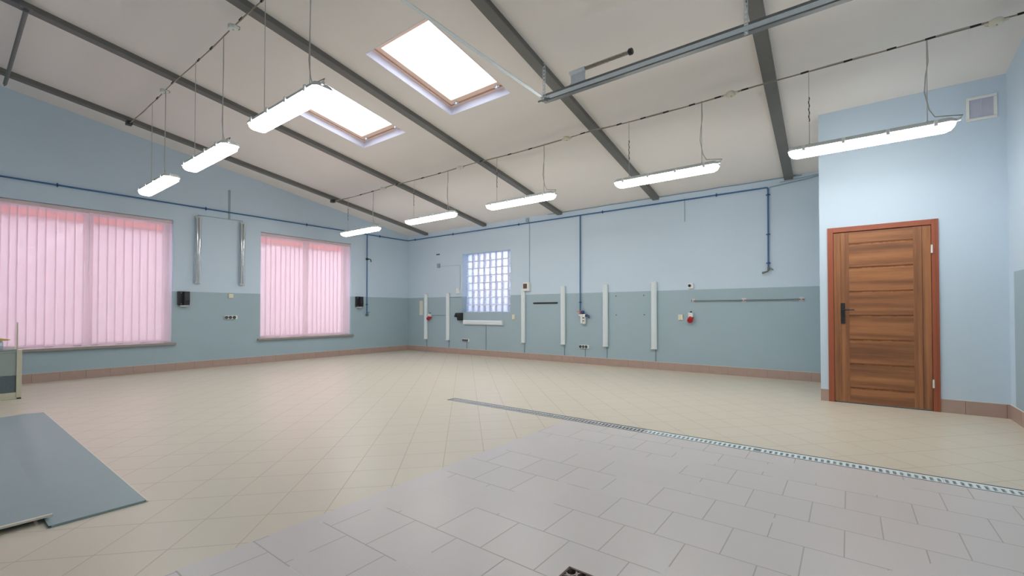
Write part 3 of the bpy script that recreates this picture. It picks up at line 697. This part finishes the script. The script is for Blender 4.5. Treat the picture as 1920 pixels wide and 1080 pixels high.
# ------------------------------------------------------------------ wall battens (unlit)
def batten(x, z0, z1, label, cord=True, horizontal=False, x1=None, e=None):
    wd, dp = 0.108, 0.062
    if not horizontal:
        e = thing('wall_light', label, 'wall light', (x, 0, (z0+z1)/2), 'unlit white batten lights on the back wall')
        m = MB(); m.box(x-.045, x+.045, -.022, -.0005, z0+.004, z1-.004); m.build('housing', M_tubebody, e)
        m = MB(); poly = []
        prof = [(-wd/2, -.018), (-wd/2, -.040), (-wd/2+.012, -.056), (-.020, -.062), (-.012, -.054), (-.004, -.062), (.014, -.062), (.020, -.054), (.028, -.062), (wd/2-.012, -.056), (wd/2, -.040), (wd/2, -.018)]
        m.prism([(x+p, q) for p, q in prof], 'z', z0+.015, z1-.015); m.build('diffuser', M_tubebody, e)
        for za, zc in ((z0, z0+.018), (z1-.018, z1)):
            m = MB(); m.bbox(x-wd/2-.001, x+wd/2+.001, -.064, -.0005, za, zc, .004, ax='z'); m.build('end_cap', M_white, e)
        if cord:
            m = MB(); m.tube([(x+.02, -.006, z0+.005), (x+.02, -.006, ZB+.002)], 0.0055, 6); m.build('power_cord', M_paintlow, e)
    return e
vb = [(0.797, .335, 1.57, 'unlit white vertical batten light between the paper sheet and a red socket'), (1.662, .338, 1.565, 'unlit white vertical batten light just left of the glass block window'),
      (4.137, .37, 1.598, 'unlit white vertical batten light with the wall thermostat box at its top'), (5.205, .378, 1.622, 'unlit white vertical batten light between the black tool bar and the air regulator'),
      (6.209, .379, 1.619, 'unlit white vertical batten light right of the triple socket and air regulator'), (7.213, .375, 1.633, 'unlit white vertical batten light farthest right on the back wall')]
for k, (x, z0, z1, lab) in enumerate(vb): batten(x, z0, z1, lab, k != 0 or True)
e = thing('wall_light', 'unlit white horizontal batten light below the glass block window', 'wall light', (2.89, 0, .815), 'unlit white batten lights on the back wall')
m = MB(); m.box(2.27, 3.50, -.022, -.0005, .77, .865); m.build('housing', M_tubebody, e)
m = MB(); m.prism([(-.018, .758), (-.042, .758), (-.058, .770), (-.064, .800), (-.056, .812), (-.064, .824), (-.058, .858), (-.040, .872), (-.018, .872)], 'x', 2.262, 3.512); m.build('diffuser', M_tubebody, e)
for a0, a1 in ((2.245, 2.265), (3.510, 3.535)):
    m = MB(); m.bbox(a0, a1, -.066, -.0005, .756, .874, .006, ax='x'); m.build('end_cap', M_white, e)
m = MB(); m.tube([(2.975, -.006, .76), (2.975, -.006, ZB+.002)], 0.0055, 6); m.build('power_cord', M_paintlow, e)

def twin(y, label):
    e = thing('twin_tube_light', label, 'wall light', (0, y, 2.27), 'unlit twin tube lights on the left wall')
    z0, z1 = 1.63, 2.915
    m = MB(); m.bbox(0.0005, .03, y-.052, y+.052, z0, z1, .004, ax='z'); m.build('housing', M_chrome, e)
    for s_ in (-1, 1):
        m = MB(); m.cyl((.056, y+s_*.024, z0+.03), (.056, y+s_*.024, z1-.03), .013, 12); m.build('tube', M_white, e)
    m = MB()
    for za, zc in ((z0+.002, z0+.032), (z1-.032, z1-.002)): m.box(.028, .074, y-.046, y+.046, za, zc)
    m.box(.028, .036, y-.004, y+.004, z0+.03, z1-.03); m.build('tube_holder', M_greyp, e)
    m = MB(); n = 10; rr = []
    for zz in (z0+.004, z1-.004):
        rr.append([(.030+.052*math.sin(math.pi*i/n), y-.052*math.cos(math.pi*i/n), zz) for i in range(n+1)])
    m.add(rr[0]+rr[1], [(i, i+1, n+2+i, n+1+i) for i in range(n)], 0, True); m.build('clear_cover', M_clearp, e)
    return e
twin(-4.905, 'unlit twin tube light in clear cover beside the wide window'); twin(-4.157, 'unlit twin tube light in clear cover nearer the smaller window')
e = MB(); e.tube([(.008, -4.905, 2.915), (.008, -4.905, 2.945), (.008, -4.15, 2.955), (.008, -4.15, 2.915)], 0.006, 6); e.box(.0005, .014, -4.398, -4.368, 2.95, 3.54)
tag(e.build('cable_conduit', M_painted, loc=(0, -4.38, 2.95)), 'thin painted conduit rising from the bar linking the two twin tube lights', 'conduit')

# ------------------------------------------------------------------ sockets, switches, small wall things
def triple(ax, u, z, label, cord=True):
    w2, h2 = 0.113, 0.038
    loc = (0, u, z) if ax == 'A' else (u, 0, z)
    e = thing('triple_socket', label, 'socket', loc, 'triple sockets low on the walls')
    def T(a, d, zz): return (d, u+a, zz) if ax == 'A' else (u+a, -d, zz)
    def bx(m, a0, a1, d0, d1, z0, z1):
        p, q = T(a0, d0, z0), T(a1, d1, z1); m.bbox(p[0], q[0], p[1], q[1], p[2], q[2], .005, ax=('x' if ax == 'A' else 'y'))
    m = MB(); bx(m, -w2, w2, .0005, .030, z-h2, z+h2); m.build('socket_body', M_white, e)
    for k in (-1, 0, 1):
        m = MB(); m.cyl(T(k*.068-.012, .028, z), T(k*.068-.012, .038, z), .029, 18); s_ = m.build('socket_insert', M_dark, e)
        m = MB(); m.cyl(T(k*.068-.022, .036, z), T(k*.068-.022, .040, z), .004, 8); m.cyl(T(k*.068-.002, .036, z), T(k*.068-.002, .040, z), .004, 8); m.build('contact_pin', M_steel, s_)
    if cord:
        m = MB(); m.tube([T(.02, .006, z-h2+.004), T(.02, .006, ZB+.002)], .0055, 6); m.build('power_cord', M_paintlow, e)
triple('A', -4.345, .972, 'white triple socket with dark inserts on the left wall between the windows', False)
triple('B', 2.306, .360, 'white triple socket low on the back wall under the glass block window')
triple('B', 5.712, .355, 'white triple socket low on the back wall under the air regulator')
def plate(ax, u, z, w2, h2, label, name='wall_socket', cat='socket', mat=M_cream_p, detail=True, d=.02):
    loc = (0, u, z) if ax == 'A' else (u, 0, z)
    e = thing(name, label, cat, loc)
    m = MB()
    if ax == 'A': m.bbox(.0005, d, u-w2, u+w2, z-h2, z+h2, .004, ax='x')
    else: m.bbox(u-w2, u+w2, -d, -.0005, z-h2, z+h2, .004, ax='y')
    m.build('cover_plate', mat, e)
    if detail:
        m = MB()
        if ax == 'A': m.bbox(d-.002, d+.004, u-w2*.55, u+w2*.55, z-h2*.55, z+h2*.55, .003, ax='x')
        else:
            for s_ in (-1, 1): m.tube([(u, -d+.001, z+s_*h2*.42), (u, -d-.003, z+s_*h2*.42)], .019, 16)
        m.build('socket_face' if ax == 'B' else 'rocker', M_cream_p if ax == 'B' else mat, e)
    return e
plate('A', -4.346, 1.405, .042, .042, 'cream square switch at the paint line on the left wall', 'wall_switch', 'switch')
plate('B', 3.842, .955, .042, .055, 'cream double socket beside the lower right corner of the glass block window')
plate('B', 7.702, .974, .043, .050, 'cream double socket just left of the red power socket under the tool rail')
plate('B', 2.033, 1.615, .050, .072, 'white switch box at the left edge of the glass block window', 'switch_box', 'switch', M_white, False, .05)
plate('B', 1.295, 2.303, .045, .055, 'small white box high on the back wall left of the glass block window', 'sensor_box', 'sensor', M_painted, False, .045)
m = MB(); m.box(1.19, 1.315, -.012, -.0005, 2.595, 2.62); tag(m.build('name_plate', M_darkbrown, loc=(1.25, 0, 2.607)), 'tiny dark label strip high on the back wall near the corner', 'label plate')
m = MB(); m.tube([(1.345, -.005, 2.285), (2.075, -.005, 2.275), (2.082, -.005, 2.265), (2.085, -.005, 1.69)], .004, 6)
tag(m.build('sensor_cable', M_painted, loc=(1.7, 0, 2.28)), 'thin painted cable from the small box down to the switch box beside the block window', 'cable')
m = MB(); m.tube([(.99, -.006, .985), (1.62, -.006, .985)], .0055, 6)
tag(m.build('socket_cable', M_paintlow, loc=(1.3, 0, .985)), 'horizontal cable linking the red socket to the second batten light', 'cable')
m = MB(); m.tube([(1.715, -.006, 1.452), (2.12, -.006, 1.452)], .0055, 6)
tag(m.build('switch_cable', M_paintlow, loc=(1.9, 0, 1.45)), 'short horizontal cable below the white switch box', 'cable')
m = MB(); m.box(.505, .645, -.004, -.0005, .99, 1.384); tag(m.build('paper_sheet', M_offw, loc=(.575, 0, 1.18)), 'white paper sheet taped to the back wall next to the corner', 'paper')
# thermostat box
e = thing('control_box', 'white wall control box with a dark window at the top of a batten light', 'control box', (4.25, 0, 1.645))
m = MB(); m.bbox(4.165, 4.335, -.085, -.0005, 1.545, 1.745, .008, ax='y'); m.build('box_body', M_white, e)
m = MB(); m.bbox(4.178, 4.285, -.090, -.083, 1.60, 1.71, .004, ax='y'); m.build('dark_window', M_rust, e)
e = MB(); e.box(4.215, 4.285, -.04, -.0005, 3.12, 3.20); e.tube([(4.297, -.006, 3.13), (4.297, -.006, 1.745)], .0055, 6)
tag(e.build('cable_drop', M_painted, loc=(4.29, 0, 2.4)), 'small painted box under the ceiling with a thin cable dropping to the control box', 'cable')
# round socket
e = thing('round_socket', 'small white box socket with one round black insert above the paint line', 'socket', (7.893, 0, 1.532))
m = MB(); m.bbox(7.845, 7.937, -.045, -.0005, 1.485, 1.582, .008, ax='y'); m.build('socket_body', M_white, e)
m = MB(); m.cyl((7.875, -.044, 1.538), (7.875, -.052, 1.538), .026, 18); m.build('socket_insert', M_dark, e)
# red three-phase sockets
def cee(x, z, label):
    e = thing('industrial_socket', label, 'socket', (x, 0, z), 'red and white three-phase sockets')
    m = MB(); m.bbox(x-.042, x+.042, -.075, -.0005, z-.01, z+.075, .008, ax='y'); m.build('socket_body', M_white, e)
    m = MB(); m.tube([(x, -.03, z-.012), (x, -.07, z-.045), (x, -.095, z-.066)], [.045, .045, .05], 18); m.cyl((x, -.088, z-.06), (x, -.108, z-.076), .044, 18); m.build('red_lid', M_red, e)
    m = MB(); m.tube([(x, -.03, z+.07), (x, -.03, z+.085), (x, -.03, z+.10)], [.024, .018, .012], 12); m.build('cable_gland', M_dark, e)
cee(.965, .955, 'red and white power socket beside the leftmost batten light'); cee(7.893, .985, 'red and white power socket below the left end of the tool rail')
# dispensers
def disp_a(y, label):
    e = thing('soap_dispenser', label, 'dispenser', (0, y, 1.33), 'black dispensers on the left wall')
    m = MB(); m.bbox(.0005, .045, y-.08, y+.02, 1.21, 1.468, .006, ax='x'); m.build('back_plate', M_dark, e)
    m = MB(); m.prism([(.0455, 1.212), (.11, 1.212), (.125, 1.30), (.115, 1.466), (.0455, 1.466)], 'y', y+.0, y+.08); m.build('container', M_dark, e, bevel=.005)
    for zz in (1.235, 1.44):
        m = MB(); m.cyl((.044, y-.03, zz), (.05, y-.03, zz), .006, 8); m.build('screw', M_steel, e)
    m = MB(); m.prism([(.02, 1.175), (.10, 1.19), (.10, 1.205), (.02, 1.205)], 'y', y-.05, y+.06); m.build('push_lever', M_greyp, e)
disp_a(-5.128, 'black wall dispenser beside the wide window'); disp_a(-1.545, 'black wall dispenser beside the smaller window')
e = thing('towel_dispenser', 'black wedge shaped dispenser open at the front, below the left of the block window', 'dispenser', (2.10, 0, .95))
m = MB(); m.prism([(-.0005, .94), (-.0005, 1.05), (-.10, 1.05), (-.14, .955), (-.13, .945)], 'x', 2.01, 2.075); m.build('tilted_lid', M_dark, e)
m = MB(); m.prism([(-.0005, .86), (-.0005, 1.052), (-.12, 1.052), (-.13, 1.0), (-.10, .86)], 'x', 2.085, 2.19); m.build('container', M_dark, e)
m = MB(); m.box(2.07, 2.09, -.06, -.0005, .90, 1.03); m.build('hinge_block', M_dark, e)
# tool bar and rail
m = MB(); m.bbox(4.405, 5.055, -.022, -.0005, 1.252, 1.285, .005, ax='x'); m.cyl((5.03, -.024, 1.268), (5.03, -.02, 1.268), .007, 8); m.cyl((4.43, -.024, 1.268), (4.43, -.02, 1.268), .007, 8)
tag(m.build('tool_bar', M_dark, loc=(4.73, 0, 1.268)), 'black magnetic tool bar between two batten lights', 'tool bar')
e = thing('tool_rail', 'long thin steel rail on three brackets at the right end of the back wall', 'rail', (8.75, 0, 1.27))
m = MB(); m.tube([(7.90, -.035, 1.268), (9.62, -.035, 1.268)], .0085, 10); m.build('rail', M_steeld, e)
for x, w2 in ((7.93, .022), (8.755, .035), (9.58, .035)):
    m = MB(); m.bbox(x-w2, x+w2, -.008, -.0005, 1.232, 1.304, .004, ax='y'); m.box(x-.008, x+.008, -.045, -.006, 1.256, 1.280)
    for sx in (-1, 1):
        for sz in (-1, 1): m.cyl((x+sx*w2*.8, -.008, 1.268+sz*.028), (x+sx*w2*.8, -.014, 1.268+sz*.028), .006, 8)
    m.build('bracket', M_pvc, e)
for k, (x, z) in enumerate(((6.427, 1.388), (7.004, 1.386), (6.431, 1.013), (7.011, 1.02))):
    m = MB(); m.cyl((x, -.006, z), (x, -.0005, z), .011, 12); m.cyl((x, -.010, z), (x, -.006, z), .006, 8)
    tag(m.build('wall_bolt', M_rust, loc=(x, 0, z)), 'dark bolt in the wall between the last two batten lights, ' + ('upper left', 'upper right', 'lower left', 'lower right')[k] + ' of four', 'bolt', 'bolts between the last two batten lights')
m = MB(); m.tube([(7.785, -.006, 3.12), (7.785, -.006, 2.70)], .004, 6)
tag(m.build('cable_stub', M_paintlow, loc=(7.785, 0, 2.9)), 'short thin cable hanging down below the blue pipe, above the tool rail', 'cable')
m = MB(); m.tube([(9.15, -.012, 3.09), (9.4, -.012, 3.11), (9.7, -.015, 3.14), (9.89, -.03, 3.17)], .010, 8); m.tube([(9.3, -.008, 3.145), (9.6, -.008, 3.165), (9.89, -.010, 3.19)], .006, 6)
tag(m.build('painted_cable', M_painted, loc=(9.5, 0, 3.14)), 'painted cable pair from the blue pipe elbow to the closet corner', 'cable')
m = MB(); m.tube([(4.8+.3*i, -.006, ZC-.012-.008*abs(math.sin(i*1.3))) for i in range(17)], .006, 6)
tag(m.build('ceiling_edge_cable', M_paintlow, loc=(6, 0, ZC-.01)), 'thin dark cable tucked along the joint of ceiling and back wall', 'cable')

# ------------------------------------------------------------------ drain grates
def grate(x0, x1, mat, label, skip=()):
    e = MB(); yo, yi = GY1+.008, GY0-.008; z0, z1 = -.022, -.001; rail = .030
    e.box(x0+.001, x1-.001, yo, yo+rail*.75, z0, z1); e.box(x0+.001, x1-.001, yi-rail, yi, z0, z1)
    n = round((x1-x0)/.0365); p = (x1-x0)/n
    for k in range(n+1):
        xa = x0+k*p
        if k in skip: continue
        e.box(max(xa-.0092, x0+.001), min(xa+.0092, x1-.001), yo+rail*.75, yi-rail, z0, z1)
    o = e.build('drain_grate', mat, loc=(x0, (GY0+GY1)/2, 0)); tag(o, label, 'drain grate', 'slotted grates of the floor drain'); return o
grate(6.157, 7.155, M_gratem, 'slotted steel drain grate at the far end of the floor channel')
grate(7.155, 8.155, M_gratem, 'slotted steel drain grate second from the far end, where the grey tiles begin')
grate(8.155, 8.66, M_gratem, 'short dull slotted drain grate before the brighter ones')
grate(8.66, 9.66, M_tubebody, 'bright slotted drain grate with one broken bar', skip=(25,))
grate(9.66, 10.66, M_tubebody, 'bright slotted drain grate beside the wooden door side of the channel')
grate(10.66, 11.49, M_tubebody, 'bright slotted drain grate at the right edge of the view')

e = thing('floor_drain', 'rusty square floor drain cover with ring pattern in the grey tiles', 'drain', (9.302, -6.41, 0))
m = MB(); q = .009
m.box(gx0, gx1, gy0, gy0+q, -.02, .001); m.box(gx0, gx1, gy1-q, gy1, -.02, .001); m.box(gx0, gx0+q, gy0, gy1, -.02, .001); m.box(gx1-q, gx1, gy0, gy1, -.02, .001)
m.build('rim', M_rust, e)
m = MB(); rg = .0258
for i in range(4):
    for j in range(4):
        cx, cy = gx0+.0255+.0495*i, gy1-.0255-.0495*j; n = 20; rr = []
        for (ra, z) in ((rg, -.002), (rg-.007, -.002), (rg-.007, -.014), (rg, -.014)):
            rr.append([(cx+ra*math.cos(2*math.pi*k/n), cy+ra*math.sin(2*math.pi*k/n), z) for k in range(n)])
        m.loft(rr+[rr[0]], smooth=False, caps=False)
m.build('ring_grid', M_iron, e)
m = MB(); m.box(gx0+q, gx1-q, gy0+q, gy1-q, -.06, -.05); m.build('drain_base', M_rust, e)

# ------------------------------------------------------------------ vinyl mat, raised board, cabinet
m = MB(); mx0, mx1, my0, my1 = 3.14, 6.905, -7.53, -7.168; nx_, ny_ = 40, 24; my_end = -9.4
def hz(x, y):   # a soft crease running along the sheet
    c0 = -7.34-(x-3.7)*0.055; return 0.012+0.007*math.exp(-((y-c0)/.07)**2)*max(0, min(1, (6.4-x)/1.5))
vs = []; ysl = [my1+(my_end-my1)*j/120.0 for j in range(121)]
for i in range(nx_+1):
    for y in ysl: x = mx0+(mx1-mx0)*i/nx_; vs.append((x, y, hz(x, y)))
nn = len(ysl); fs = []
for i in range(nx_):
    for j in range(nn-1):
        xm = mx0+(mx1-mx0)*(i+1)/nx_
        if ysl[j+1] < my0-.01 and xm > 6.80: continue
        fs.append((i*nn+j, i*nn+j+1, (i+1)*nn+j+1, (i+1)*nn+j))
m.add(vs, fs, 0, True); m.add([(x, y, 0.001) for x, y, z in vs], [f_[::-1] for f_ in fs])
m.box(mx1-.004, mx1, my0, my1, 0.001, .0122); m.box(mx0, mx1, my1-.003, my1, .001, .0122)
e = thing('vinyl_mat', 'large grey-blue vinyl mat lying on the cream tiles at lower left', 'mat', (5.0, -8, 0))
m.build('mat_sheet', M_mat, e)
m = MB(); m.box(mx0-.02, mx1, my1, my1+.010, .0005, .006); m.build('edge_tape', M_offw, e)
e = thing('floor_board', 'grey-blue board with a white front edge raised off the floor on the mat corner', 'board', (6.3, -8.4, .03))
m = MB(); m.box(5.2, 6.79, -9.4, -7.52, .030, .0345); m.build('board_top', M_mat, e)
m = MB(); m.box(6.79, 6.806, -9.4, -7.515, .026, .037); m.build('white_edge', M_offw, e)
for yy in (-7.9, -8.6, -9.3):
    m = MB(); m.box(5.3, 6.6, yy-.02, yy+.02, .0125, .030); m.build('batten_support', M_darkbrown, e)

e = thing('display_cabinet', 'low cream framed cabinet with grey panel cut by the left edge of the view', 'cabinet', (1.35, -7.7, 0))
x0, x1, y0, y1, H = .95, 1.72, -8.6, -7.205, .615
m = MB(); p_ = .045
for (a, b_) in ((x0, y0), (x0, y1-p_), (x1-p_, y0), (x1-p_, y1-p_)): m.box(a, a+p_, b_, b_+p_, 0, H)
m.box(x0, x1, y0, y1, .0, .022); m.box(x0+.01, x1-.006, y0+.01, y1-.006, .022, .085)
m.build('frame', M_cab, e, bevel=.004)
m = MB(); m.box(x1-.025, x1-.012, y0+.04, y1-p_, .295, H-.04); m.box(x0+.02, x0+.03, y0+.04, y1-p_, .085, H-.04); m.box(x0+p_, x1-p_, y1-.03, y1-.02, .295, H-.04); m.build('side_panel', M_cabp, e)
m = MB(); m.box(x1-.026, x1-.014, y0+.04, y1-p_, .088, .292); m.box(x0+p_, x1-p_, y1-.03, y1-.02, .088, .292); m.build('lower_panel', M_cabd, e)
m = MB(); m.box(x0, x1-.008, y0, y1-.046, H-.038, H-.012); m.box(x0, x1-.012, y0, y1-.05, H-.008, H+.006); m.build('cabinet_top', M_cabp, e)
m = MB(); m.prism([(x1-.045, H), (x1-.002, H), (x1-.030, H+.34), (x1-.036, H+.34)], 'y', y1-.045, y1-.033); m.build('upright', M_cab, e)
e = thing('product_box', 'small pale blue and white box on top of the cabinet', 'box', (1.6, -7.45, H))
m = MB(); m.bbox(1.45, 1.66, -7.60, -7.352, H+.007, H+.105, .004, ax='z'); m.build('carton', M_bluew, e)
m = MB(); m.box(1.6605, 1.662, -7.58, -7.36, H+.05, H+.085); m.build('carton_label', M_white, e)
m = MB(); m.prism([(-7.60, H+.112), (-7.345, H+.112), (-7.29, H+.122), (-7.36, H+.14), (-7.60, H+.15)], 'x', 1.50, 1.64)
tag(m.build('card_stack', M_yellow, loc=(1.57, -7.45, H+.115)), 'yellow flat packet lying on the pale box on the cabinet', 'packet')
